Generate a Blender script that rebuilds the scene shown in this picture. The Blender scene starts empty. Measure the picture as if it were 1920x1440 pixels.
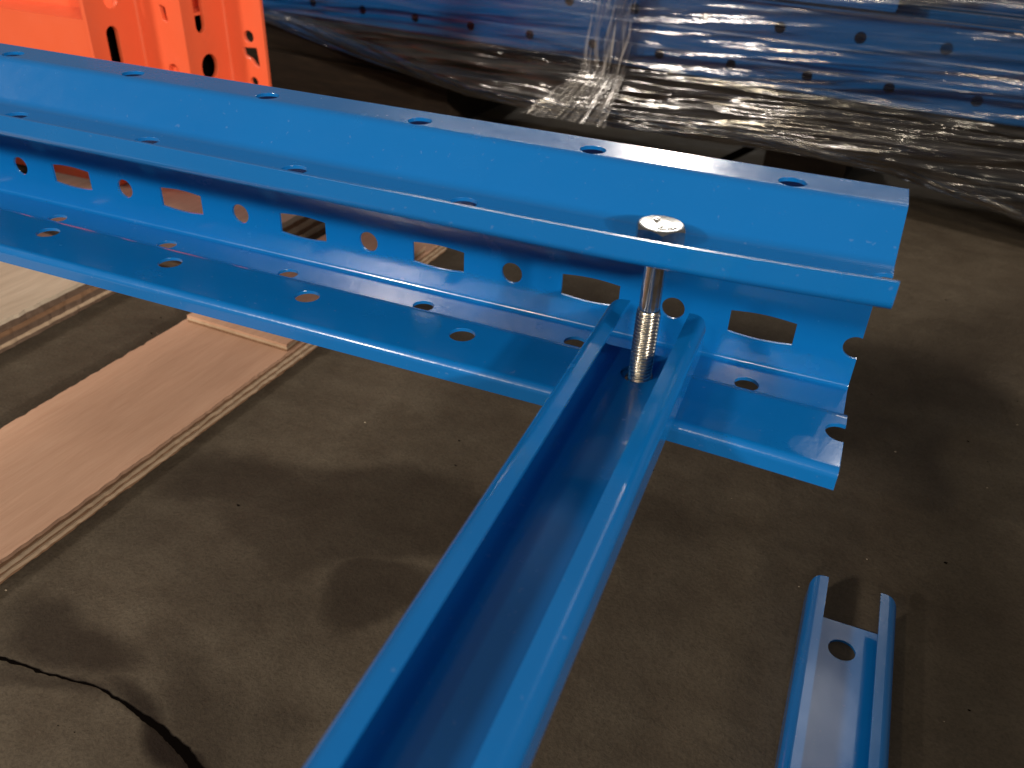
import bpy, bmesh, math, random
from mathutils import Vector, Matrix, noise

sc = bpy.context.scene
COL = sc.collection
random.seed(7)
ZF = 0.315            # survey heights are measured from the camera; the floor lies 0.315 m below it
R = math.radians

# ------------------------------------------------------------------ camera
cam_d = bpy.data.cameras.new('camera')
cam_d.sensor_width = 36.0
cam_d.lens = 36.0 * 1586.0 / 1920.0
cam_d.clip_start = 0.01
cam_d.clip_end = 60
cam = bpy.data.objects.new('camera', cam_d)
COL.objects.link(cam)
yaw, pitch, roll = R(-21.15), R(33.009), R(2.743)
fwd = Vector((math.sin(yaw) * math.cos(pitch), math.cos(yaw) * math.cos(pitch), -math.sin(pitch)))
right = Vector((math.cos(yaw), -math.sin(yaw), 0))
up = right.cross(fwd)
r2 = right * math.cos(roll) + up * math.sin(roll)
u2 = -right * math.sin(roll) + up * math.cos(roll)
m = Matrix((r2, u2, -fwd)).transposed().to_4x4()
m.translation = Vector((0, 0, ZF))
cam.matrix_world = m
cam_d.dof.use_dof = True
cam_d.dof.focus_distance = 0.36
cam_d.dof.aperture_fstop = 16.0
sc.camera = cam

# ------------------------------------------------------------------ light
w = bpy.data.worlds.new('World')
sc.world = w
w.use_nodes = True
w.node_tree.nodes['Background'].inputs[0].default_value = (0.82, 0.78, 0.76, 1)
w.node_tree.nodes['Background'].inputs[1].default_value = 0.125


def lamp(name, pos, target, power, size, col, shape='DISK', size_y=None):
    d = bpy.data.lights.new(name, 'AREA')
    d.energy = power
    d.shape = shape
    d.size = size
    if size_y:
        d.size_y = size_y
    d.color = col
    o = bpy.data.objects.new(name, d)
    COL.objects.link(o)
    o.location = Vector(pos) + Vector((0, 0, ZF))
    o.rotation_euler = (Vector(target) - Vector(pos)).to_track_quat('-Z', 'Y').to_euler()
    return o


def polar(az, el, d, c=(-0.05, 0.3, -0.15)):
    az, el = R(az), R(el)
    return (c[0] + d * math.sin(az) * math.cos(el), c[1] + d * math.cos(az) * math.cos(el), c[2] + d * math.sin(el))


TG = (-0.1, 0.35, -0.2)
lamp('hall_lamp_front_right', polar(132, 22.0, 8.0), TG, 120, 0.50, (1.0, 0.88, 0.76))
lamp('hall_lamp_right', polar(126.5, 19.6, 8.0), TG, 345, 0.30, (1.0, 0.88, 0.76))
lamp('hall_lamp_front_left', (-1.35, -1.65, 1.02), TG, 29, 0.24, (1.0, 0.88, 0.76))
lamp('hall_lamp_back', polar(-11.5, 18.3, 6.0), TG, 55, 0.34, (1.0, 0.93, 0.84))
lamp('hall_tube_back', polar(-8, 24.5, 6.5), TG, 34, 5.0, (1.0, 0.95, 0.88), 'RECTANGLE', 0.10)
lamp('hall_lamp_overhead', polar(10.5, 49, 4.5), TG, 2.6, 0.6, (0.95, 0.95, 1.0))
lamp('hall_lamp_far_right', polar(10.5, 39, 6.0), TG, 3.6, 0.09, (1.0, 0.94, 0.88))
lamp('slot_wood_fill', polar(-96, 24, 3.2), TG, 9, 0.3, (1.0, 0.90, 0.80))  # added fill, brightens the pale wood behind the slots
lamp('film_glint_light', polar(-158, 33, 7.0), TG, 48, 0.26, (1.0, 0.82, 0.56))  # extra light added on the viewer's side for sparkle on the film
lamp('film_glint_light_right', polar(-177, 31, 7.0), TG, 40, 0.26, (1.0, 0.86, 0.66))  # second added light, puts glints on the right part of the film

# ------------------------------------------------------------------ exposure
sc.view_settings.view_transform = 'Standard'
sc.view_settings.look = 'None'
sc.view_settings.exposure = 0.12
sc.view_settings.gamma = 1.0
sc.cycles.use_denoising = True
sc.cycles.max_bounces = 10
sc.cycles.transparent_max_bounces = 24
sc.cycles.sample_clamp_indirect = 6.0


# ================================================================== materials
def new_mat(name):
    mt = bpy.data.materials.new(name)
    mt.use_nodes = True
    nt = mt.node_tree
    return mt, nt, nt.nodes['Principled BSDF']


def nd(nt, t, **kw):
    n = nt.nodes.new(t)
    for k, v in kw.items():
        if isinstance(v, (int, float, tuple)) and k in n.inputs:
            n.inputs[k].default_value = v
        else:
            setattr(n, k, v)
    return n


def coords(nt, scale=(1, 1, 1), rot=(0, 0, 0), kind='Object'):
    tc = nd(nt, 'ShaderNodeTexCoord')
    mp = nd(nt, 'ShaderNodeMapping')
    mp.inputs['Scale'].default_value = scale
    mp.inputs['Rotation'].default_value = rot
    nt.links.new(tc.outputs[kind], mp.inputs['Vector'])
    return mp.outputs['Vector']


def tex(nt, vec, scale, detail=4, rough=0.55, dist=0.0):
    n = nd(nt, 'ShaderNodeTexNoise')
    n.inputs['Scale'].default_value = scale
    n.inputs['Detail'].default_value = detail
    n.inputs['Roughness'].default_value = rough
    n.inputs['Distortion'].default_value = dist
    nt.links.new(vec, n.inputs['Vector'])
    return n.outputs['Fac']


def ramp(nt, fac, stops):
    n = nd(nt, 'ShaderNodeValToRGB')
    e = n.color_ramp.elements
    while len(e) < len(stops):
        e.new(0.5)
    for i, (p, c) in enumerate(stops):
        e[i].position = p
        e[i].color = (c, c, c, 1) if isinstance(c, (int, float)) else (*c, 1)
    nt.links.new(fac, n.inputs[0])
    return n.outputs[0]


def mix(nt, fac, a, b, mode='MIX'):
    n = nd(nt, 'ShaderNodeMix', data_type='RGBA', blend_type=mode)
    for s, v in ((n.inputs[0], fac), (n.inputs[6], a), (n.inputs[7], b)):
        if isinstance(v, (int, float)):
            s.default_value = v
        elif isinstance(v, tuple):
            s.default_value = (*v, 1)
        else:
            nt.links.new(v, s)
    return n.outputs[2]


def mathn(nt, op, a, b=None, clamp=False):
    n = nd(nt, 'ShaderNodeMath', operation=op, use_clamp=clamp)
    for i, v in enumerate((a, b)):
        if v is None:
            continue
        if isinstance(v, (int, float)):
            n.inputs[i].default_value = v
        else:
            nt.links.new(v, n.inputs[i])
    return n.outputs[0]


def bump(nt, bs, h, strength, dist=0.001):
    b = nd(nt, 'ShaderNodeBump')
    b.inputs['Strength'].default_value = strength
    b.inputs['Distance'].default_value = dist
    nt.links.new(h, b.inputs['Height'])
    nt.links.new(b.outputs[0], bs.inputs['Normal'])
    return b


def paint(name, col, col2, rough):
    mt, nt, bs = new_mat(name)
    v = coords(nt)
    patch = tex(nt, v, 14, 3)
    fine = tex(nt, v, 900, 2)
    speck = ramp(nt, tex(nt, v, 420, 1), [(0.0, 0.0), (0.72, 0.0), (0.78, 1.0)])
    c = mix(nt, patch, col, col2)
    c = mix(nt, mathn(nt, 'MULTIPLY', speck, 0.05), c, (0.7, 0.7, 0.7))
    nt.links.new(c, bs.inputs['Base Color'])
    rr = ramp(nt, tex(nt, v, 60, 5), [(0.3, rough * 0.85), (0.75, rough * 1.35)])
    nt.links.new(rr, bs.inputs['Roughness'])
    bs.inputs['IOR'].default_value = 1.5
    bs.inputs['Coat Weight'].default_value = 0.5
    bs.inputs['Coat Roughness'].default_value = 0.09
    peel = mathn(nt, 'ADD', mathn(nt, 'MULTIPLY', tex(nt, v, 230, 2), 1.0), mathn(nt, 'MULTIPLY', fine, 0.25))
    bump(nt, bs, peel, 0.10, 0.0006)
    return mt


M = {}
M['blue'] = paint('blue_paint', (0.002, 0.138, 0.445), (0.004, 0.156, 0.485), 0.22)
M['orange'] = paint('orange_paint', (0.82, 0.128, 0.046), (0.88, 0.145, 0.054), 0.40)

mt, nt, bs = new_mat('zinc_steel')
v = coords(nt)
bs.inputs['Metallic'].default_value = 1.0
nt.links.new(ramp(nt, tex(nt, v, 160, 4), [(0.3, (0.42, 0.42, 0.40)), (0.7, (0.60, 0.60, 0.59))]), bs.inputs['Base Color'])
nt.links.new(ramp(nt, tex(nt, v, 500, 4), [(0.3, 0.15), (0.7, 0.27)]), bs.inputs['Roughness'])
bump(nt, bs, tex(nt, v, 900, 3), 0.12, 0.0004)
M['zinc'] = mt

mt, nt, bs = new_mat('zinc_head')
v = coords(nt)
bs.inputs['Metallic'].default_value = 1.0
nt.links.new(ramp(nt, tex(nt, v, 220, 4), [(0.3, (0.26, 0.26, 0.25)), (0.7, (0.36, 0.36, 0.35))]), bs.inputs['Base Color'])
nt.links.new(ramp(nt, tex(nt, v, 500, 4), [(0.3, 0.28), (0.7, 0.42)]), bs.inputs['Roughness'])
bump(nt, bs, tex(nt, v, 420, 3), 0.10, 0.0005)
M['zinc_head'] = mt

mt, nt, bs = new_mat('zinc_thread')
v = coords(nt)
bs.inputs['Metallic'].default_value = 1.0
nt.links.new(ramp(nt, tex(nt, v, 260, 4), [(0.3, (0.54, 0.50, 0.40)), (0.7, (0.76, 0.72, 0.62))]), bs.inputs['Base Color'])
bs.inputs['Roughness'].default_value = 0.24
M['thread'] = mt


def wood(name, c1, c2, c3, along=(14, 1.6, 14), rough=0.75):
    mt, nt, bs = new_mat(name)
    v = coords(nt, along)
    g = tex(nt, v, 9, 7, 0.65, 0.6)
    fine = tex(nt, coords(nt, (160, 7, 160)), 6, 3)
    blot = tex(nt, coords(nt), 16, 3)
    c = ramp(nt, g, [(0.30, c1), (0.55, c2), (0.75, c3)])
    c = mix(nt, mathn(nt, 'MULTIPLY', fine, 0.5), c, c1, 'MULTIPLY')
    c = mix(nt, ramp(nt, blot, [(0.45, 0.0), (0.8, 0.35)]), c, c1)
    nt.links.new(c, bs.inputs['Base Color'])
    bs.inputs['Roughness'].default_value = rough
    bs.inputs['Specular IOR Level'].default_value = 0.25
    bump(nt, bs, mathn(nt, 'ADD', g, fine), 0.35, 0.0008)
    return mt


M['ply_face'] = wood('plywood_face', (0.60, 0.385, 0.265), (0.66, 0.43, 0.30), (0.70, 0.47, 0.33))
M['ply_pale'] = wood('pale_plywood_face', (0.45, 0.33, 0.19), (0.58, 0.44, 0.27), (0.66, 0.53, 0.35))
M['ply_white'] = wood('whitish_plywood_face', (0.52, 0.44, 0.34), (0.64, 0.55, 0.43), (0.72, 0.64, 0.52))
M['ply_light'] = wood('light_ply', (0.50, 0.37, 0.25), (0.62, 0.48, 0.34), (0.70, 0.56, 0.42))
M['ply_dark'] = wood('dark_ply', (0.22, 0.125, 0.07), (0.32, 0.19, 0.11), (0.40, 0.25, 0.155))
M['ply_grey'] = wood('weathered_ply', (0.13, 0.085, 0.060), (0.20, 0.135, 0.095), (0.27, 0.19, 0.14))
M['timber'] = wood('dark_timber', (0.018, 0.012, 0.008), (0.032, 0.021, 0.013), (0.055, 0.036, 0.021), (1.6, 14, 14))

# concrete floor
mt, nt, bs = new_mat('shaded_stained_concrete')
tc = nd(nt, 'ShaderNodeTexCoord')
v = tc.outputs['Object']
big = tex(nt, v, 5.5, 6, 0.62, 0.4)
mid = tex(nt, v, 38, 5, 0.6)
grit = tex(nt, v, 620, 3, 0.7)
c = ramp(nt, big, [(0.28, (0.094, 0.076, 0.055)), (0.5, (0.120, 0.099, 0.072)), (0.72, (0.143, 0.120, 0.088))])
c = mix(nt, ramp(nt, mid, [(0.35, 0.45), (0.7, 0.0)]), c, (0.055, 0.040, 0.027))
c = mix(nt, ramp(nt, grit, [(0.30, 0.38), (0.55, 0.0)]), c, (0.035, 0.028, 0.021))
c = mix(nt, ramp(nt, grit, [(0.62, 0.0), (0.80, 0.30)]), c, (0.22, 0.18, 0.13))
warp = nd(nt, 'ShaderNodeTexNoise')
warp.inputs['Scale'].default_value = 14
warp.inputs['Detail'].default_value = 5
nt.links.new(v, warp.inputs['Vector'])
vw = nd(nt, 'ShaderNodeVectorMath', operation='MULTIPLY_ADD')
nt.links.new(warp.outputs['Color'], vw.inputs[0])
vw.inputs[1].default_value = (0.055, 0.055, 0)
nt.links.new(v, vw.inputs[2])
vw2 = nd(nt, 'ShaderNodeVectorMath', operation='SUBTRACT')
nt.links.new(vw.outputs[0], vw2.inputs[0])
vw2.inputs[1].default_value = (0.0275, 0.0275, 0)
# soft cast shadows painted into the floor, with dark crack stains: (x, y, half length, half width, angle, strength, edge)
SHADE_STAINS = [(-0.262, 0.288, 0.062, 0.030, 8, 0.62, 0.35), (-0.205, 0.292, 0.095, 0.046, 22, 0.52, 0.14),
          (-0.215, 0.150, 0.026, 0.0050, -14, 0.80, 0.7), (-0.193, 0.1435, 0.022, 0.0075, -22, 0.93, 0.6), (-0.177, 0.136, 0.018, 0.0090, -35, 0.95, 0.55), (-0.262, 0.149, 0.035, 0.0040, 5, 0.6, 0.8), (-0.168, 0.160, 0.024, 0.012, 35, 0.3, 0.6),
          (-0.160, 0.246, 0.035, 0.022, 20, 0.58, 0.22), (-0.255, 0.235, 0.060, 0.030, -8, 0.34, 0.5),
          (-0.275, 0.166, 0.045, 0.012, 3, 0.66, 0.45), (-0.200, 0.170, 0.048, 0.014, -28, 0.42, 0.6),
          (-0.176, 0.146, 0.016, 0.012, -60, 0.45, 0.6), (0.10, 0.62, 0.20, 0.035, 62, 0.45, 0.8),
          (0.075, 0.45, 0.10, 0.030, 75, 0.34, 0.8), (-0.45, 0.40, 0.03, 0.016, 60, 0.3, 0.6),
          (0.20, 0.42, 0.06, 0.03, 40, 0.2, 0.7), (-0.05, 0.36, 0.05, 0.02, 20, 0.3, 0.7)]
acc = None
for (sx, sy, a, b, ang, st, ed) in SHADE_STAINS:
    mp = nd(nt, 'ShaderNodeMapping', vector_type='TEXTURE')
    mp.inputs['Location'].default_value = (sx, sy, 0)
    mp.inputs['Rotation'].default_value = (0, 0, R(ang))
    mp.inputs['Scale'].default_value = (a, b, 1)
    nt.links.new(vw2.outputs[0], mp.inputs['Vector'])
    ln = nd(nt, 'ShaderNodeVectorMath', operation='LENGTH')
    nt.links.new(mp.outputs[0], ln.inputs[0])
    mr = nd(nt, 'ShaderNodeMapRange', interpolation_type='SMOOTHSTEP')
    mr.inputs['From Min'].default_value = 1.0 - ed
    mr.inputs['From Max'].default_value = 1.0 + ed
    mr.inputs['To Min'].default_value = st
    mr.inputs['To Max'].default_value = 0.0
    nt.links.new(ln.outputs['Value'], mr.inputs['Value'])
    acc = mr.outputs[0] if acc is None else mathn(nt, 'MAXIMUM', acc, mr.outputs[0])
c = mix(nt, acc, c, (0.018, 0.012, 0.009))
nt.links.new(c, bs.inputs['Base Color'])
nt.links.new(ramp(nt, mid, [(0.3, 0.80), (0.7, 0.95)]), bs.inputs['Roughness'])
bs.inputs['Specular IOR Level'].default_value = 0.12
hh = mathn(nt, 'ADD', mathn(nt, 'MULTIPLY', mid, 1.6), mathn(nt, 'MULTIPLY', grit, 0.35))
bump(nt, bs, hh, 0.55, 0.0022)
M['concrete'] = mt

mt, nt, bs = new_mat('crack_black')
bs.inputs['Base Color'].default_value = (0.004, 0.003, 0.0025, 1)
bs.inputs['Roughness'].default_value = 0.95
bs.inputs['Specular IOR Level'].default_value = 0.0
M['black'] = mt
mt, nt, bs = new_mat('chip')
bs.inputs['Base Color'].default_value = (0.55, 0.46, 0.34, 1)
bs.inputs['Roughness'].default_value = 0.8
M['chip'] = mt
mt, nt, bs = new_mat('primer_chip')
bs.inputs['Base Color'].default_value = (0.55, 0.58, 0.62, 1)
bs.inputs['Roughness'].default_value = 0.35
M['primer'] = mt


def film(name, haze, rough, sc_u, sc_v, bstr):
    mt = bpy.data.materials.new(name)
    mt.use_nodes = True
    nt = mt.node_tree
    nt.nodes.remove(nt.nodes['Principled BSDF'])
    out = nt.nodes['Material Output']
    tr = nd(nt, 'ShaderNodeBsdfTransparent')
    tr.inputs[0].default_value = (0.95, 0.95, 0.95, 1)
    gl = nd(nt, 'ShaderNodeBsdfGlossy')
    gl.inputs['Roughness'].default_value = rough
    gl.inputs[0].default_value = (1, 1, 1, 1)
    df = nd(nt, 'ShaderNodeBsdfDiffuse')
    df.inputs[0].default_value = (0.7, 0.66, 0.62, 1)
    v = coords(nt, (sc_u, sc_v, 1), kind='UV')
    n1 = tex(nt, v, 1.0, 2, 0.5, 0.4)
    v2 = coords(nt, (sc_u * 4, sc_v * 2.2, 1), kind='UV')
    n2 = tex(nt, v2, 1.0, 3, 0.6, 0.6)
    hsum = mathn(nt, 'ADD', n1, mathn(nt, 'MULTIPLY', n2, 0.35))
    b = nd(nt, 'ShaderNodeBump')
    b.inputs['Strength'].default_value = bstr
    b.inputs['Distance'].default_value = 0.008
    nt.links.new(hsum, b.inputs['Height'])
    nt.links.new(b.outputs[0], gl.inputs['Normal'])
    fr = nd(nt, 'ShaderNodeFresnel')
    fr.inputs[0].default_value = 1.5
    f2 = mathn(nt, 'MULTIPLY', fr.outputs[0], 1.8, True)
    m1 = nd(nt, 'ShaderNodeMixShader')
    hz = ramp(nt, n1, [(0.50, 0.0), (0.72, haze)])
    nt.links.new(hz, m1.inputs[0])
    nt.links.new(tr.outputs[0], m1.inputs[1])
    nt.links.new(df.outputs[0], m1.inputs[2])
    m2 = nd(nt, 'ShaderNodeMixShader')
    nt.links.new(f2, m2.inputs[0])
    nt.links.new(m1.outputs[0], m2.inputs[1])
    nt.links.new(gl.outputs[0], m2.inputs[2])
    nt.links.new(m2.outputs[0], out.inputs[0])
    return mt


M['film'] = film('stretch_film', 0.03, 0.13, 8, 150, 0.12)
M['film2'] = film('bunched_film', 0.45, 0.15, 300, 10, 0.2)


# ================================================================== builders
def tag(o, label=None, cat=None, group=None, kind=None):
    if label:
        o['label'] = label
    if cat:
        o['category'] = cat
    if group:
        o['group'] = group
    if kind:
        o['kind'] = kind
    return o


def empty(name, loc):
    o = bpy.data.objects.new(name, None)
    o.empty_display_size = 0.02
    COL.objects.link(o)
    o.location = Vector(loc) + Vector((0, 0, ZF))
    return o


def mesh(name, vs, fs, mat, root=None, loc=(0, 0, 0), smooth=False):
    """verts are survey coordinates minus loc; loc becomes the object's origin"""
    me = bpy.data.meshes.new(name)
    me.from_pydata([tuple(Vector(p)) for p in vs], [], fs)
    me.materials.append(M[mat] if isinstance(mat, str) else mat)
    bm = bmesh.new()
    bm.from_mesh(me)
    bmesh.ops.recalc_face_normals(bm, faces=bm.faces)
    bm.to_mesh(me)
    bm.free()
    if smooth:
        for p in me.polygons:
            p.use_smooth = True
    o = bpy.data.objects.new(name, me)
    COL.objects.link(o)
    if root is not None:
        o.parent = root
        o.location = loc
    else:
        o.location = Vector(loc) + Vector((0, 0, ZF))
    return o


def arc_path(pts, rad, seg=10):
    """fillet an open polyline; returns points with tangents-normals"""
    out = []
    n = len(pts)
    P = [Vector(p) for p in pts]
    out.append((P[0], (P[1] - P[0]).normalized()))
    for i in range(1, n - 1):
        a, b, c = P[i - 1], P[i], P[i + 1]
        d1, d2 = (b - a).normalized(), (c - b).normalized()
        ang = d1.angle(d2)
        r = rad[i]
        tl = r * math.tan(ang / 2)
        s = b - d1 * tl
        cr = d1.x * d2.y - d1.y * d2.x
        sg = 1 if cr > 0 else -1
        nrm = Vector((-d1.y, d1.x)) * sg
        cen = s + nrm * r
        for k in range(seg + 1):
            th = ang * k / seg * sg
            v0 = s - cen
            v1 = Vector((v0.x * math.cos(th) - v0.y * math.sin(th), v0.x * math.sin(th) + v0.y * math.cos(th)))
            t = Vector((d1.x * math.cos(th) - d1.y * math.sin(th), d1.x * math.sin(th) + d1.y * math.cos(th)))
            out.append((cen + v1, t))
    out.append((P[-1], (P[-1] - P[-2]).normalized()))
    return out


def sheet_loop(pts, rad, t, seg=10):
    pa = arc_path(pts, rad, seg)
    L = [p + Vector((-d.y, d.x)) * t / 2 for p, d in pa]
    Rr = [p - Vector((-d.y, d.x)) * t / 2 for p, d in pa]
    return L + Rr[::-1]


def extrude(loop, stations, put):
    """loop of 2D points, put(p, s) -> 3D"""
    n = len(loop)
    vs, fs = [], []
    for s in stations:
        vs += [put(p, s) for p in loop]
    for i in range(len(stations) - 1):
        for j in range(n):
            k = (j + 1) % n
            fs.append((i * n + j, i * n + k, (i + 1) * n + k, (i + 1) * n + j))
    fs.append(tuple(range(n))[::-1])
    fs.append(tuple((len(stations) - 1) * n + j for j in range(n)))
    return vs, fs


def bm_cyl(bm, c, axis, r, h, seg=28):
    ax = {'X': Vector((1, 0, 0)), 'Y': Vector((0, 1, 0)), 'Z': Vector((0, 0, 1))}[axis]
    mt4 = Matrix.Translation(Vector(c)) @ Vector((0, 0, 1)).rotation_difference(ax).to_matrix().to_4x4()
    bmesh.ops.create_cone(bm, cap_ends=True, segments=seg, radius1=r, radius2=r, depth=h, matrix=mt4)


def bm_prism(bm, poly, axis, a, b):
    """poly 2D; axis Y: (x,z), axis X: (y,z), axis Z: (x,y)"""
    def put(p, s):
        return {'Y': (p[0], s, p[1]), 'X': (s, p[0], p[1]), 'Z': (p[0], p[1], s)}[axis]
    v0 = [bm.verts.new(put(p, a)) for p in poly]
    v1 = [bm.verts.new(put(p, b)) for p in poly]
    n = len(poly)
    fs = [bm.faces.new(v0), bm.faces.new(v1[::-1])]
    for i in range(n):
        fs.append(bm.faces.new((v0[i], v1[i], v1[(i + 1) % n], v0[(i + 1) % n])))
    bmesh.ops.recalc_face_normals(bm, faces=fs)


def cut(o, cutter_bm, bevel=0.0004, bang=38, bseg=2):
    me = bpy.data.meshes.new('cutter')
    bmesh.ops.recalc_face_normals(cutter_bm, faces=cutter_bm.faces)
    cutter_bm.to_mesh(me)
    cutter_bm.free()
    co = bpy.data.objects.new('cutter', me)
    COL.objects.link(co)
    co.matrix_world = Matrix.Translation(o.location) if o.parent is None else Matrix.Identity(4)
    if o.parent is not None:
        co.parent = o.parent
        co.location = o.location
    md = o.modifiers.new('cut', 'BOOLEAN')
    md.object = co
    md.solver = 'EXACT'
    md.operation = 'DIFFERENCE'
    if bevel:
        bv = o.modifiers.new('bev', 'BEVEL')
        bv.width = bevel
        bv.segments = bseg
        bv.limit_method = 'ANGLE'
        bv.angle_limit = R(bang)
        bv.use_clamp_overlap = True
        bv.miter_outer = 'MITER_ARC'
    bpy.context.view_layer.update()
    dg = bpy.context.evaluated_depsgraph_get()
    nm = bpy.data.meshes.new_from_object(o.evaluated_get(dg))
    old = o.data
    o.modifiers.clear()
    o.data = nm
    nm.name = o.name
    bpy.data.meshes.remove(old)
    bpy.data.objects.remove(co)
    bpy.data.meshes.remove(me)


def box(x0, x1, y0, y1, z0, z1):
    vs = [(x, y, z) for z in (z0, z1) for y in (y0, y1) for x in (x0, x1)]
    fs = [(0, 2, 3, 1), (4, 5, 7, 6), (0, 1, 5, 4), (2, 6, 7, 3), (0, 4, 6, 2), (1, 3, 7, 5)]
    return vs, fs


# ================================================================== the setting: floor
N = 24
vs, fs = [], []
xs = [-3 + 6 * i / N for i in range(N + 1)]
ys = [-2 + 7 * i / N for i in range(N + 1)]
for y in ys:
    for x in xs:
        vs.append((x, y, -0.315))
for j in range(N):
    for i in range(N):
        a = j * (N + 1) + i
        fs.append((a, a + 1, a + N + 2, a + N + 1))
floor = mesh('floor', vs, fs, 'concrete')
tag(floor, 'dark stained concrete warehouse floor with soft shadows painted in', kind='structure')

# crack in the floor: an open dark fissure of uneven width with raised crumbled lips
cp = [(-0.330, 0.147), (-0.293, 0.146), (-0.267, 0.1485), (-0.244, 0.152), (-0.222, 0.150), (-0.201, 0.146), (-0.188, 0.1425), (-0.176, 0.137), (-0.168, 0.126)]
cw = [0.0005, 0.0006, 0.0005, 0.0005, 0.0008, 0.0014, 0.0022, 0.0024, 0.0006]
vs, fs = [], []
K = 90
for i in range(K + 1):
    t = i / K * (len(cp) - 1)
    k = min(int(t), len(cp) - 2)
    f = t - k
    f2 = f
    p = Vector(cp[k]).lerp(Vector(cp[k + 1]), f2)
    ww = (cw[k] * (1 - f) + cw[k + 1] * f)
    j1 = 0.0010 * noise.noise((p.x * 120, p.y * 120, 1.0)) + 0.0006 * noise.noise((p.x * 500, p.y * 500, 4.0))
    j2 = 0.0010 * noise.noise((p.x * 120, p.y * 120, 9.0)) + 0.0006 * noise.noise((p.x * 500, p.y * 500, 14.0))
    vs += [(p.x, p.y - ww + j1, -0.3146), (p.x, p.y + ww + j2, -0.3146)]
for i in range(K):
    fs.append((2 * i, 2 * i + 2, 2 * i + 3, 2 * i + 1))
crack = mesh('floor_crack', vs, fs, 'black', floor)
crack.location = (0, 0, 0)

# ================================================================== rack upright profile
zc, h1, h2, L = -0.1441, 0.0436, 0.0290, 0.0072
yw, yk, yc, yh, yf, yt = 0.3277, 0.3044, 0.2860, 0.2738, 0.2509, 0.3107
zr, p0, p1, xend, P, T = -0.1677, -0.0539, -0.0164, 0.0226, 0.075, 0.0015
zu = zc + h2 - 0.0012 - T / 2
zd = zc - h2 - T / 2
PROFILE = [(yf + T / 2, zu + L + 0.002), (yf + T / 2, zu), (yc, zu), (yk, zc + h1 - T / 2), (yw - T / 2, zc + h1 - T / 2),
           (yw - T / 2, zc - h1 + T / 2), (yk, zc - h1 + T / 2), (yc, zd), (yf + T / 2, zd), (yf + T / 2, zd - L)]
PRAD = [0, 0.0026, 0.0090, 0.0062, 0.0030, 0.0030, 0.0062, 0.0090, 0.0026, 0]


def flare(p, x, x1, amt):
    if amt == 0 or x < x1 - 0.115:
        return 0
    s = ((x - (x1 - 0.115)) / 0.115) ** 2
    wgt = (yw - p[0]) / (yw - yf)
    return amt * s * wgt * (1 if p[1] > zc else -1)


def upright_mesh(name, x0, x1, phase0, phase1, amt, root=None, loc=(0, 0, 0), mat='blue', slots=True, seg=10):
    loop = sheet_loop(PROFILE, PRAD, T, seg)
    st = [x0] + ([x1 - 0.115 + 0.115 * i / 14 for i in range(15)] if amt else [x1])
    vs, fs = extrude(loop, st, lambda p, x: (x - loc[0], p[0] - loc[1], p[1] + flare(p, x, x1, amt) - loc[2]))
    o = mesh(name, vs, fs, mat, root, loc)
    bm = bmesh.new()
    k0 = int(math.floor((x0 - phase0) / P))
    k1 = int(math.ceil((x1 - phase0) / P))
    ox, oy, oz = loc
    for k in range(k0, k1 + 1):
        xa, xb = phase0 + k * P - ox, phase1 + k * P - ox
        if x0 + 0.004 < xa + ox < x1 + 0.004:
            bm_cyl(bm, (xa, yh - oy, zu - oz), 'Z', 0.0054, 0.012)
            bm_cyl(bm, (xa, yh - oy, zd - oz), 'Z', 0.0054, 0.012)
            if slots:
                bm_cyl(bm, (xa, yw - T / 2 - oy, zr - oz), 'Y', 0.0050, 0.010)
                bm_cyl(bm, (xa, yw - T / 2 - oy, 2 * zc - zr - oz), 'Y', 0.0050, 0.010)
        if x0 + 0.004 < xb + ox < x1 - 0.004:
            bm_cyl(bm, (xb, yt - oy, zc + h1 - oz), 'Z', 0.0050, 0.010)
            bm_cyl(bm, (xb, yt - oy, zc - h1 - oz), 'Z', 0.0050, 0.010)
            if slots:
                for zz, sg in ((zr, 1), (2 * zc - zr, -1)):
                    bow = [(-.0134 + .0268 * q / 8, -.0050 - .0010 * math.sin(math.pi * q / 8)) for q in range(9)]
                    ring = bow + [(-p[0], -p[1]) for p in bow]
                    bm_prism(bm, [(xb + a, zz + sg * b - oz) for a, b in ring], 'Y', yw - 0.007 - oy, yw + 0.006 - oy)
    cut(o, bm)
    return o


up_main = upright_mesh('rack_upright', -0.86, xend, p0, p1, 0.0028)
tag(up_main, 'large blue perforated steel upright with the hex bolt through it, cut end at right', 'rack upright')

# bare metal nicks on the cut end of the upright
def nick(name, c, n, s, root):
    vs = []
    c = Vector(c)
    n = Vector(n).normalized()
    a = n.orthogonal().normalized()
    b = n.cross(a)
    k = 7
    for i in range(k):
        r = s * (0.5 + random.random() * 0.7)
        th = 2 * math.pi * i / k
        vs.append(c + (a * math.cos(th) + b * math.sin(th) * 0.6) * r + n * 0.0001)
    vs.append(c + n * 0.0004)
    fs = [(i, (i + 1) % k, k) for i in range(k)]
    o = mesh(name, vs, fs, 'primer', root)
    return o


for c, n, s in [((xend - 0.0012, 0.309, zc + h1), (0, 0, 1), 0.0009), ((xend - 0.0035, 0.3055, zc + h1 - .0002), (0, -.3, 1), 0.0010),
                ((xend - 0.012, 0.2800, zd + T / 2 - 0.002), (0, 0, 1), 0.0022), ((xend - 0.0085, 0.2795, zd + T / 2 - 0.002), (0, 0, 1), 0.0017)]:
    nick('paint_nick', c, n, s, up_main)

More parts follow.
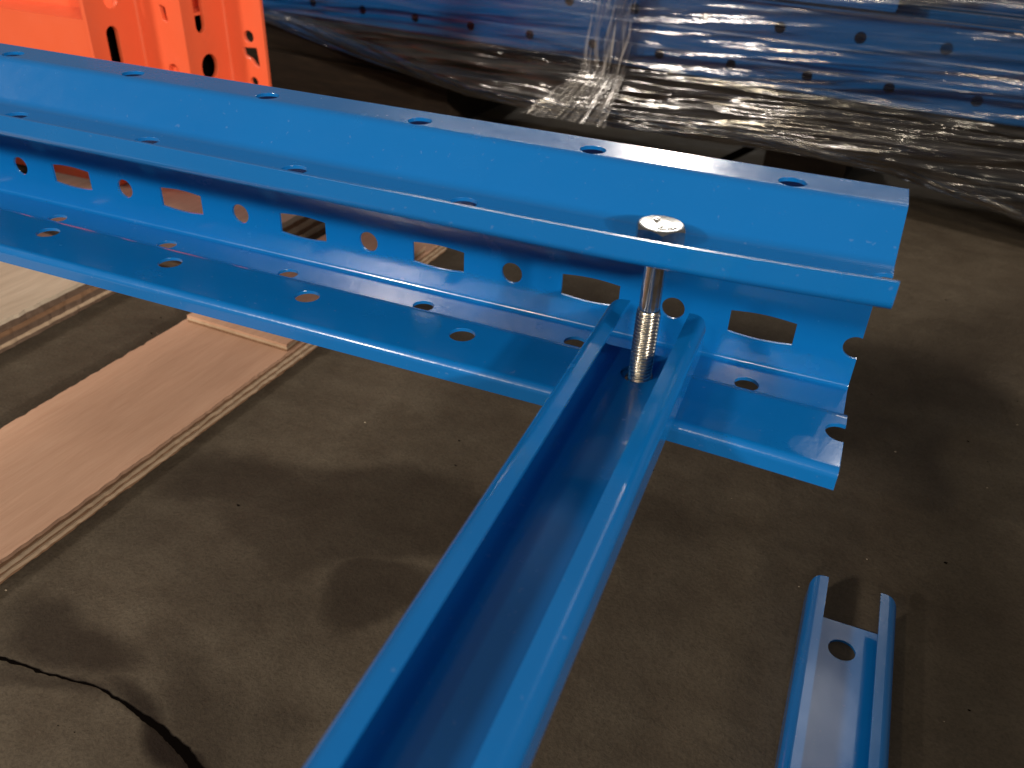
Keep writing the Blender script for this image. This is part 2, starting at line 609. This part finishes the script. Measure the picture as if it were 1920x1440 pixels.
# ================================================================== bracing channel
BW, BH, BL, BT = 0.0404, 0.0165, 0.0081, 0.0013
CH_PTS = [(-BW / 2 + BL, BH - BT / 2), (-BW / 2 + BT / 2, BH - BT / 2), (-BW / 2 + BT / 2, BT / 2), (BW / 2 - BT / 2, BT / 2), (BW / 2 - BT / 2, BH - BT / 2), (BW / 2 - BL, BH - BT / 2)]
CH_RAD = [0, 0.0036, 0.0020, 0.0020, 0.0036, 0]


def channel(name, length, loc, rz):
    """origin under the bolt hole, on the channel's underside; +Y towards the tip"""
    tip, fend = 0.0292, 0.0172
    loop = sheet_loop(CH_PTS, CH_RAD, BT, 10)
    vs, fs = extrude(loop, [-length, tip], lambda p, y: (p[0], y, p[1]))
    o = mesh(name, vs, fs, 'blue', None, (0, 0, -ZF))
    bm = bmesh.new()
    # notch in the floor of the channel with rounded inner corners
    hw = BW / 2 - BT - 0.0004
    r = 0.003
    poly = [(hw, tip + 0.01), (-hw, tip + 0.01)]
    for k in range(7):
        a = math.pi + math.pi / 2 * k / 6
        poly.append((-hw + r + r * math.cos(a), fend + r + r * math.sin(a)))
    for k in range(7):
        a = 1.5 * math.pi + math.pi / 2 * k / 6
        poly.append((hw - r + r * math.cos(a), fend + r + r * math.sin(a)))
    bm_prism(bm, poly, 'Z', -0.01, 0.0062)
    cut(o, bm, 0)
    # rounded tips of the lips
    for s in (-1, 1):
        bm = bmesh.new()
        q = [(s * (BW / 2 + 0.002), tip + 0.002)]
        rr = 0.0065
        cx, cy = s * (BW / 2 - rr), tip - rr
        for k in range(9):
            a = math.pi / 2 * k / 8
            q.append((cx + s * rr * math.sin(a), cy + rr * math.cos(a)))
        q.append((s * (BW / 2 + 0.002), cy))
        bm_prism(bm, q if s > 0 else q[::-1], 'Z', -0.02, 0.05)
        cut(o, bm, 0)
    bm = bmesh.new()
    bm_cyl(bm, (0, 0, 0), 'Z', 0.0062, 0.012)
    cut(o, bm, 0.00035)
    o.location = Vector(loc) + Vector((0, 0, ZF))
    o.rotation_euler = (0, 0, rz)
    return o


BZ = zc - h2 + 0.0003
br = channel('bracing_channel', 0.62, (-0.0550, 0.2738, BZ), 0.0160)
tag(br, 'blue channel brace running towards the viewer, held by the hex bolt', 'brace')
b2 = br.copy()
COL.objects.link(b2)
b2.location = Vector((0.0525, 0.3078, -0.3149)) + Vector((0, 0, ZF))
b2.rotation_euler = (0, 0, -0.006)
tag(b2, 'loose blue channel brace lying on the floor at lower right', 'brace')
# ================================================================== bolt
bx, by = p0 + 0.0003, yh - 0.0010
ztop = zu + T / 2 + 0.0002
bolt = empty('hex_bolt', (bx, by, BZ - 0.02))
tag(bolt, 'bright zinc hex head bolt standing through upright and brace', 'bolt')
o0 = Vector((bx, by, BZ - 0.02))
AF, HH, R0 = 0.0160, 0.0066, 0.00765
vs, fs = [], []
NS = 96
rot0 = R(47)
rings = []


def hexr(th):
    a = (th % (math.pi / 3)) - math.pi / 6
    return AF / 2 / math.cos(a)


prof = [('c', 0.0, HH - 0.00035), ('c', 0.55, HH - 0.00025), ('c', 0.93, HH), ('c', 1.0, HH - 0.0001), ('h', 0.4, 0), ('h', 0.8, 0), ('h', 1.0, 0), ('w', 1.0, 0.0006), ('b', 1.0, 0.0)]
vs.append((0, 0, HH - 0.00035))
for kind, q, z in prof[1:]:
    ring = []
    for i in range(NS):
        th = 2 * math.pi * i / NS
        rh = hexr(th)
        if kind == 'c':
            r, zz = R0 * q, z
        elif kind == 'h':
            r = R0 + (rh - R0) * q
            zz = HH - 0.0001 - max(0, r - R0) * math.tan(R(31))
            if q == 1.0:
                zz -= 0.0
        elif kind == 'w':
            r, zz = rh, z
        else:
            r, zz = rh * 0.97, z
        ring.append(len(vs))
        vs.append((r * math.cos(th + rot0), r * math.sin(th + rot0), zz))
    rings.append(ring)
for i in range(NS):
    fs.append((0, rings[0][i], rings[0][(i + 1) % NS]))
for a, b in zip(rings, rings[1:]):
    for i in range(NS):
        j = (i + 1) % NS
        fs.append((a[i], b[i], b[j], a[j]))
fs.append(tuple(rings[-1][::-1]))
head = mesh('head', vs, fs, 'zinc_head', bolt, Vector((0, 0, ztop - o0.z)))
head.data.materials.append(M['zinc'])
for pl in head.data.polygons:          # chamfer and flats are smoother than the stamped top
    if Vector((pl.center.x, pl.center.y)).length > R0 * 1.005:
        pl.material_index = 1
# stamped marks on the head: a ringed emblem and worn strokes
mk = bmesh.new()


def ringmark(bm, cx, cy, r, wd, z0, z1, a0=0, a1=360, n=20):
    pin, pout = [], []
    for i in range(n + 1):
        a = R(a0 + (a1 - a0) * i / n)
        pin.append((cx + (r - wd) * math.cos(a), cy + (r - wd) * math.sin(a)))
        pout.append((cx + r * math.cos(a), cy + r * math.sin(a)))
    for i in range(n):
        bm_prism(bm, [pin[i], pout[i], pout[i + 1], pin[i + 1]], 'Z', z0, z1)


ringmark(mk, 0.0012, -0.0035, 0.0014, 0.0004, HH - 0.0004, HH + 0.00015)
bm_prism(mk, [(0.0003, -0.0037), (0.0021, -0.0037), (0.0021, -0.0033), (0.0003, -0.0033)], 'Z', HH - 0.0004, HH + 0.0002)
bm_prism(mk, [(0.0034, -0.0036), (0.0044, -0.0016), (0.0040, -0.0014), (0.0030, -0.0034)], 'Z', HH - 0.0004, HH + 0.00015)
bm_prism(mk, [(0.0046, -0.0034), (0.0056, -0.0014), (0.0052, -0.0012), (0.0042, -0.0032)], 'Z', HH - 0.0004, HH + 0.00015)
ringmark(mk, -0.0022, 0.0032, 0.0012, 0.0005, HH - 0.0004, HH + 0.0002, 30, 300)
me = bpy.data.meshes.new('head_mark')
mk.to_mesh(me)
mk.free()
me.materials.append(M['zinc_head'])
hm = bpy.data.objects.new('head_mark', me)
COL.objects.link(hm)
hm.parent = head

ZT0, ZT1 = BZ - 0.012 - o0.z, -0.1425 - o0.z      # thread from below the brace up to mid shank
vs, fs = [], []
ns, nz = 32, 24
for i in range(nz + 1):
    z = ZT1 + (ztop - o0.z - ZT1) * i / nz
    for j in range(ns):
        a = 2 * math.pi * j / ns
        r = 0.00385 if i > 0 else 0.0037
        vs.append((r * math.cos(a), r * math.sin(a), z))
for i in range(nz):
    for j in range(ns):
        k = (j + 1) % ns
        fs.append((i * ns + j, i * ns + k, (i + 1) * ns + k, (i + 1) * ns + j))
mesh('shank', vs, fs, 'zinc', bolt, (0, 0, 0), True)
vs, fs = [], []
pit, ns, per = 0.00150, 40, 10
rows_n = int((ZT1 - ZT0) / pit * per)
for i in range(rows_n + 1):
    for j in range(ns):
        a = 2 * math.pi * j / ns
        z = ZT0 + pit * i / per
        ph = (i / per - j / ns) % 1.0
        tri = abs(ph * 2 - 1)
        tri = min(1, max(0, (tri - 0.12) / 0.76))
        fade = min(1, (ZT1 - z) / 0.002 + 0.25)
        r = 0.00390 + 0.00062 * tri * fade
        vs.append((r * math.cos(a), r * math.sin(a), z))
for i in range(rows_n):
    for j in range(ns):
        k = (j + 1) % ns
        fs.append((i * ns + j, i * ns + k, (i + 1) * ns + k, (i + 1) * ns + j))
fs.append(tuple(range(ns)))
mesh('thread', vs, fs, 'thread', bolt, (0, 0, 0), True)


# ================================================================== plywood
def rough_slab(x0, x1, y0, y1, z0, z1, jag, seed, ny=60):
    """a thin layer with frayed long edges"""
    vs, fs = [], []
    for i in range(ny + 1):
        y = y0 + (y1 - y0) * i / ny
        a = jag * (noise.noise((y * 160, seed, 0)) + 0.7 * noise.noise((y * 520, seed, 3)))
        b = jag * (noise.noise((y * 160, seed, 20)) + 0.7 * noise.noise((y * 520, seed, 23)))
        vs += [(x0 + a, y, z0), (x1 + b, y, z0), (x1 + b, y, z1), (x0 + a, y, z1)]
    for i in range(ny):
        p = 4 * i
        for q in range(4):
            fs.append((p + q, p + (q + 1) % 4, p + 4 + (q + 1) % 4, p + 4 + q))
    fs.append((3, 2, 1, 0))
    p = 4 * ny
    fs.append((p, p + 1, p + 2, p + 3))
    return vs, fs


def plywood(name, cx, cy, z0, w, l, layers, rz, jag=0.0007, ny=60):
    """layers: list of (part name, thickness, material, setback)"""
    root = empty(name, (cx, cy, z0))
    root.rotation_euler = (0, 0, rz)
    z = 0.0
    for i, (pn, th, mat, sb) in enumerate(layers):
        vs, fs = rough_slab(-w / 2 + sb, w / 2 - sb, -l / 2 + sb, l / 2 - sb, z, z + th - 0.00005, jag if mat != 'ply_face' else jag * 1.4, 3.1 * i + cx * 7, ny)
        mesh(pn, vs, fs, mat, root)
        z += th
    return root


PL = [('bottom_veneer', 0.0018, 'ply_dark', 0.0006), ('ply_layer', 0.0022, 'ply_light', 0.0), ('ply_layer', 0.0018, 'ply_dark', 0.0009),
      ('ply_layer', 0.0024, 'ply_light', 0.0001), ('ply_layer', 0.0020, 'ply_dark', 0.0007), ('face_veneer', 0.0022, 'ply_face', 0.0003)]
pk = plywood('plywood_plank', -0.372, 0.27, -0.315, 0.0925, 0.72, PL, R(-2.2), 0.0008, 260)
tag(pk, 'pinkish brown plywood plank with striped edge lying on the floor below the upright', 'plank')
PS = [('ply_layer', 0.0020, 'ply_dark', 0.0003), ('ply_layer', 0.0018, 'ply_light', 0.0), ('face_veneer', 0.0018, 'ply_face', 0.0002)]
pk2 = plywood('plywood_strip', -0.3615, 0.500, -0.3025, 0.0870, 0.19, PS, R(-2.2), 0.0006, 80)
tag(pk2, 'thin plywood strip stacked on the far end of the brown plank', 'plank')
PG = [('bottom_veneer', 0.0030, 'ply_grey', 0.0022), ('ply_layer', 0.0035, 'ply_light', 0.0016), ('ply_layer', 0.0050, 'ply_grey', 0.0006), ('ply_layer', 0.0035, 'ply_dark', 0.0),
      ('ply_layer', 0.0050, 'ply_grey', 0.0004), ('face_veneer', 0.0030, 'ply_white', 0.0)]
pk3 = plywood('plywood_board', -0.628, 0.20, -0.315, 0.24, 0.52, PG, R(-1.0), 0.0009, 160)
tag(pk3, 'thick pale plywood board with weathered edge at the left border', 'plank')
PB = [('bottom_veneer', 0.0050, 'ply_dark', 0.0010), ('ply_layer', 0.0050, 'ply_light', 0.0), ('ply_layer', 0.0050, 'ply_dark', 0.0008), ('ply_layer', 0.0050, 'ply_light', 0.0002),
      ('ply_layer', 0.0050, 'ply_dark', 0.0008), ('face_veneer', 0.0050, 'ply_white', 0.0)]
pk4 = plywood('plywood_board', -0.560, 0.570, -0.315, 0.26, 0.20, PB, R(-1.5), 0.0009, 80)
tag(pk4, 'pale plywood board behind the upright, under the orange beams', 'plank')
# timber block that carries the upright left of the picture
tb = mesh('timber_block', *box(-0.84, -0.74, 0.21, 0.42, -0.2915, zc - h1 - 0.0004), 'ply_light')
tag(tb, 'wooden block carrying the upright beyond the left edge', 'block')


# ================================================================== orange beams
def beam(name, xr, y0, y1, z0, holes, xleg, leg_holes, label, zstep=-0.143):
    root = empty(name, (xr, (y0 + y1) / 2, z0))
    base = Vector((xr, (y0 + y1) / 2, z0))
    tag(root, label, 'beam', 'orange beams stacked behind the upright')
    # stepped box section
    sec = [(y0, z0), (y0, zstep), (y0 + 0.040, zstep), (y0 + 0.040, zstep + 0.05), (y1 - 0.003, zstep + 0.05), (y1 - 0.003, z0)]
    loop = sheet = sec
    vs, fs = extrude([Vector(p) for p in loop], [xr - 0.75, xr - 0.004], lambda p, x: (x - base.x, p[0] - base.y, p[1] - base.z))
    b = mesh('beam_body', vs, fs, 'orange', root)
    bm = bmesh.new()
    g = 0.0025
    ins = [(y0 + g, z0 + g), (y0 + g, zstep - g), (y0 + 0.040 + g, zstep - g), (y0 + 0.040 + g, zstep + 0.05 - g), (y1 - 0.003 - g, zstep + 0.05 - g), (y1 - 0.003 - g, z0 + g)]
    bm_prism(bm, [(p[0] - base.y, p[1] - base.z) for p in ins], 'X', -0.30, 0.05)      # the section is hollow, inside painted black in place of shade
    for f in bm.faces:
        f.material_index = 1
    b.data.materials.append(M['black'])
    cut(b, bm, 0)
    # L-shaped end connector: plate across the beam end and leg reaching on
    t = 0.004
    pts = [(xr - t / 2, y0 - 0.001), (xr - t / 2, y1 + t / 2), (xleg, y1 + t / 2)]
    lp = sheet_loop(pts, [0, 0.0045, 0], t, 8)
    vs, fs = extrude(lp, [z0 - 0.004 + 0.006, z0 + 0.24], lambda p, z: (p[0] - base.x, p[1] - base.y, z - base.z))
    cn = mesh('end_connector', vs, fs, 'orange', root)
    bm = bmesh.new()
    for (ya, yb, za, zb) in holes:          # upright slots in the plate
        r = (yb - ya) / 2
        ym = (ya + yb) / 2
        poly = []
        for k in range(13):
            a = math.pi * k / 12
            poly.append((ym + r * math.cos(a) - base.y, zb - r + r * math.sin(a) - base.z))
        for k in range(13):
            a = math.pi + math.pi * k / 12
            poly.append((ym + r * math.cos(a) - base.y, za + r + r * math.sin(a) - base.z))
        bm_prism(bm, poly, 'X', xr - 0.012 - base.x, xr + 0.004 - base.x)
    for poly in leg_holes:
        bm_prism(bm, [(x - base.x, z - base.z) for x, z in poly], 'Y', y1 - 0.004 - base.y, y1 + 0.010 - base.y)
    cut(cn, bm, 0.0006, 40, 2)
    return root


def circ(x, z, r, n=16):
    return [(x + r * math.cos(2 * math.pi * i / n), z + r * math.sin(2 * math.pi * i / n)) for i in range(n)]


tear1 = [(-0.5410, -0.1752), (-0.5255, -0.1742), (-0.5240, -0.1912), (-0.5290, -0.1895), (-0.5330, -0.1845), (-0.5400, -0.1815)]
beam('orange_beam', -0.606, 0.5575, 0.613, -0.285, [(0.5745, 0.5875, -0.205, -0.1508), (0.5790, 0.5930, -0.1376, -0.110)], -0.557,
     [circ(-0.5757, -0.1895, 0.0055), [(-0.580, -0.135), (-0.574, -0.137), (-0.573, -0.149), (-0.578, -0.147)]],
     'front orange beam with stepped top edge, nearest the blue upright')
beam('orange_beam', -0.557, 0.6175, 0.668, -0.285, [(0.6290, 0.6405, -0.1592, -0.115), (0.6290, 0.6500, -0.2000, -0.1780)], -0.516,
     [circ(-0.5328, -0.1650, 0.0052), tear1, circ(-0.5325, -0.2050, 0.0042)],
     'rear orange beam whose end connector shows a round hole and teardrop hole')

# ================================================================== wrapped bundle of uprights
BYAW = -5.6
bo = Vector((0.0189, 0.882, -0.1834))
cB, sB = math.cos(R(BYAW)), math.sin(R(BYAW))


def bl(u, d, z):
    """bundle coordinates: u along the bundle, d depth behind its front wall, z survey height"""
    return Vector((bo.x + u * cB - d * sB, bo.y + u * sB + d * cB, z))


def placed_upright(src, d, zweb, flip, du, label):
    o = src.copy()
    COL.objects.link(o)
    # profile axes: y runs from lips (yf) to web (yw); z across. Lay it on its web, or turned over
    if not flip:      # web down, lips up: profile -y -> +z ; profile z -> depth
        A = Matrix(((1, 0, 0), (0, 0, -1), (0, -1, 0)))      # (x,y,z) -> (x, -z, -y)
        off = Vector((0, d + (zc + h1), zweb + yw))
    else:             # web up
        A = Matrix(((1, 0, 0), (0, 0, -1), (0, 1, 0)))
        off = Vector((0, d + (zc + h1), zweb - yw))
    Rz = Matrix.Rotation(R(BYAW), 3, 'Z')
    Mx = (Rz @ A).to_4x4()
    base = Rz @ (Vector((du, 0, 0)) + Vector((0, off.y, 0))) + Vector((bo.x, bo.y, 0))
    Mx.translation = Vector((base.x, base.y, off.z + ZF))
    o.matrix_world = Mx
    tag(o, label, 'rack upright', 'blue uprights packed in stretch wrap')
    return o


src = upright_mesh('packed_upright', -0.95, 0.55, 0.0375, 0.0, 0, slots=True, seg=5)
src.name = 'rack_upright'
ZB = -0.2004
first = True
W = 2 * h1 + 0.004
labs = ['nearest blue upright of the wrapped bundle, bottom row, hole row facing the viewer', 'second blue upright from the front in the bottom row of the wrapped bundle', 'third blue upright from the front in the bottom row of the wrapped bundle',
        'nearest blue upright of the wrapped bundle, upper row, turned over', 'second blue upright from the front in the upper row of the wrapped bundle', 'third blue upright from the front in the upper row of the wrapped bundle']
for i in range(3):
    placed_upright(src, i * W, ZB, False, 0.0, labs[i])
for i in range(3):
    placed_upright(src, i * W, ZB + 2 * (yw - yf) + 0.003, True, -0.5625, labs[3 + i])
bpy.data.objects.remove(src)

# dark timbers below the bundle
for i, (d0, d1, lb) in enumerate([(0.045, 0.11, 'long dark timber under the front of the wrapped bundle'), (0.17, 0.25, 'long dark timber under the back of the wrapped bundle')]):
    vs, fs = box(-0.95, 0.55, d0, d1, -0.258, ZB - 0.001)
    vs = [bl(*p) for p in vs]
    tag(mesh('timber_bearer', vs, fs, 'timber'), lb, 'timber', 'timbers under the wrapped bundle')
for i, (u0, wd, dn, lb) in enumerate([(-0.86, 0.36, 0.03, 'dark cross timber under the left end of the wrapped bundle'), (-0.12, 0.09, 0.11, 'dark cross timber under the middle of the wrapped bundle'), (0.36, 0.09, 0.11, 'dark cross timber under the right end of the wrapped bundle')]):
    vs, fs = box(u0, u0 + wd, dn, 0.27, -0.3149, -0.2585)
    vs = [bl(*p) for p in vs]
    tag(mesh('timber_bearer', vs, fs, 'timber'), lb, 'timber', 'timbers under the wrapped bundle')

# stretch film
wrap = empty('stretch_wrap', bl(-0.2, 0.12, -0.315 + 0.04))
tag(wrap, 'crinkled clear stretch film around the bundle of blue uprights', 'stretch wrap')
wo = Vector(bl(-0.2, 0.12, -0.275))


def film_mesh(name, grid, mat, uvs):
    nu, nv = len(grid), len(grid[0])
    vs = [p - wo for row in grid for p in row]
    fs = [(i * nv + j, i * nv + j + 1, (i + 1) * nv + j + 1, (i + 1) * nv + j) for i in range(nu - 1) for j in range(nv - 1)]
    me = bpy.data.meshes.new(name)
    me.from_pydata([tuple(p) for p in vs], [], fs)
    me.materials.append(M[mat])
    uv = me.uv_layers.new(name='UVMap')
    flat = [u for row in uvs for u in row]
    for lp in me.loops:
        uv.data[lp.index].uv = flat[lp.vertex_index]
    for p in me.polygons:
        p.use_smooth = True
    o = bpy.data.objects.new(name, me)
    COL.objects.link(o)
    o.parent = wrap
    return o


def path_at(path, s):
    tot = [0]
    for a, b in zip(path, path[1:]):
        tot.append(tot[-1] + math.hypot(b[0] - a[0], b[1] - a[1]))
    q = s * tot[-1]
    for i in range(len(path) - 1):
        if q <= tot[i + 1] + 1e-9:
            f = (q - tot[i]) / (tot[i + 1] - tot[i])
            return (path[i][0] + (path[i + 1][0] - path[i][0]) * f, path[i][1] + (path[i + 1][1] - path[i][1]) * f, tot[-1])
    return (*path[-1], tot[-1])


def film_sheet(name, off, seed, sag):
    NU, NV = 400, 270
    g, uvs = [], []
    for i in range(NU):
        u = -0.92 + 1.44 * i / (NU - 1)
        low = -0.259 + 0.010 * noise.noise((u * 4, seed, 0)) + sag
        if u > 0.02:
            low -= 0.030 * min(1, (u - 0.02) / 0.2)
        if u < -0.45:
            low += 0.06 * min(1, (-0.45 - u) / 0.35)
        path = [(0.285, ZB + 0.165), (0.02, ZB + 0.166), (-0.004, ZB + 0.158), (-0.005, ZB + 0.02), (-0.0045, ZB + 0.001), (-0.011, (ZB + low) / 2), (-0.020, low + 0.008), (-0.014, low), (0.26, low + 0.002)]
        row, ur = [], []
        for j in range(NV):
            s = j / (NV - 1)
            # spend most rows on the front
            if s < 0.12:
                q = s / 0.12 * 0.36
            elif s < 0.9:
                q = 0.36 + (s - 0.12) / 0.78 * 0.33
            else:
                q = 0.69 + (s - 0.9) / 0.1 * 0.31
            d, z, tot = path_at(path, q)
            below = max(0, min(1, (ZB + 0.010 - z) / 0.016))
            sv = q * tot
            st = sv + 0.05 * u + 0.01 * noise.noise((u * 2.3, seed, 4))
            rg = lambda x: 1 - 2.2 * abs(x)
            f1 = 0.0020 * rg(noise.noise((u * 2.6 + seed, st * 38, seed))) + 0.0011 * rg(noise.noise((u * 7 + seed, st * 105, seed + 5))) + 0.0004 * noise.noise((u * 30, st * 190, seed))
            f2 = 0.0065 * noise.noise((u * 6 + seed, st * 34, seed + 2)) + 0.0042 * rg(noise.noise((u * 4.5 + seed, st * 75, seed + 7))) + 0.0020 * noise.noise((u * 18, st * 160, seed + 9))
            dd = f1 * (1 - below) + f2 * below
            out = -dd - (0.002 if below < 1 else 0)
            row.append(bl(u, d - off + out, z + (0.4 * dd if below else 0)))
            ur.append((u, sv))
        g.append(row)
        uvs.append(ur)
    return film_mesh(name, g, 'film', uvs)


film_sheet('film_layer', 0.0, 1.7, 0.0)
film_sheet('film_layer', 0.006, 8.3, 0.006)

# bunched strand of film hanging down the front, its tail trailing to the floor
def strand(name, u0, wtop, seed, tail):
    NU, NV = 70, 90
    g, uvs = [], []
    for i in range(NU):
        a = i / (NU - 1) - 0.5
        row, ur = [], []
        for j in range(NV):
            s = j / (NV - 1)
            z = -0.03 - s * 0.205
            d = -0.020
            wd = wtop * (1.0 - 0.35 * math.sin(math.pi * min(1, s * 1.1)) * 0.6)
            cu = u0 + 0.012 * math.sin(s * 3 + seed)
            if s > 0.86:
                q = (s - 0.86) / 0.14
                wd *= 1 + 0.9 * q * tail
                cu -= 0.030 * q * tail
                d -= 0.030 * q * tail
                z -= 0.018 * q * tail
            fold = 0.0042 * noise.noise((a * 9 + seed, s * 2.2, seed)) + 0.0025 * noise.noise((a * 24, s * 4, seed + 3)) + 0.001 * noise.noise((a * 60, s * 18, seed + 3))
            row.append(bl(cu + a * wd + 0.003 * noise.noise((s * 6, a * 3, seed)), d + fold, z))
            ur.append((a * wd, s * 0.2))
        g.append(row)
        uvs.append(ur)
    return film_mesh(name, g, 'film2', uvs)


strand('film_strand', -0.266, 0.052, 2.2, 1.0)
strand('film_strand', -0.272, 0.030, 6.4, 0.4)

# thin dark strip lying on the floor
vs = []
for (x, y) in [(-0.140, 1.000), (-0.094, 1.150)]:
    vs += [(x - 0.006, y, -0.3148), (x + 0.006, y - 0.002, -0.3148), (x - 0.006, y, -0.3136), (x + 0.006, y - 0.002, -0.3136)]
fs = [(0, 1, 5, 4), (2, 6, 7, 3), (0, 4, 6, 2), (1, 3, 7, 5), (0, 2, 3, 1), (4, 5, 7, 6)]
tag(mesh('dark_strip', vs, fs, 'black'), 'short black strip on the floor below the wrapped bundle', 'floor_strip')

# ================================================================== carton added right of the view to shade the floor there
mt, nt, bs = new_mat('shade_carton_cardboard')
v = coords(nt)
nt.links.new(ramp(nt, tex(nt, v, 30, 5), [(0.3, (0.30, 0.20, 0.11)), (0.7, (0.37, 0.25, 0.145))]), bs.inputs['Base Color'])
bs.inputs['Roughness'].default_value = 0.85
M['shade_carton_cardboard'] = mt
mt, nt, bs = new_mat('shade_carton_parcel_tape')
bs.inputs['Base Color'].default_value = (0.42, 0.28, 0.13, 1)
bs.inputs['Roughness'].default_value = 0.25
M['tape'] = mt
ct = empty('shade_carton', (0.55, -0.10, -0.315))
tag(ct, 'brown cardboard carton added out of view to shade the floor at right', 'shade_carton')
mesh('shade_carton_body', *box(-0.15, 0.15, -0.34, 0.24, 0.0002, 0.280), 'shade_carton_cardboard', ct)
for sx in (-1, 1):
    x0, x1 = sorted((sx * 0.0012, sx * 0.1495))
    mesh('shade_carton_flap', *box(x0, x1, -0.3395, 0.2395, 0.2802, 0.2842), 'shade_carton_cardboard', ct)
mesh('tape', *box(-0.025, 0.025, -0.3390, 0.2390, 0.2843, 0.2846), 'tape', ct)

# ================================================================== small debris
def chips(name, spots, mat, label, sz):
    vs, fs = [], []
    for (x, y, z) in spots:
        k = len(vs)
        s = sz * random.uniform(0.5, 1.5)
        a = random.random() * 6.28
        e = random.uniform(0.3, 0.8)
        pts = [(s * math.cos(a + i * 1.57), e * s * math.sin(a + i * 1.57) * random.uniform(.6, 1.2)) for i in range(4)]
        for h in (0.0, s * 0.35):
            vs += [(x + px, y + py, z + h + (random.random() * s * 0.2 if h else 0)) for px, py in pts]
        fs += [(k, k + 3, k + 2, k + 1), (k + 4, k + 5, k + 6, k + 7)] + [(k + i, k + (i + 1) % 4, k + 4 + (i + 1) % 4, k + 4 + i) for i in range(4)]
    o = mesh(name, vs, fs, mat)
    tag(o, label, 'debris', kind='stuff')
    return o


chips('floor_grit', [(random.uniform(-0.45, 0.30), random.uniform(0.10, 0.75), -0.3149) for _ in range(34)], 'chip', 'tiny pale grit specks scattered on the concrete floor', 0.00045)
chips('dark_grit', [(random.uniform(-0.45, 0.30), random.uniform(0.10, 0.75), -0.3149) for _ in range(60)], 'black', 'tiny dark grit specks scattered on the concrete floor', 0.0008)
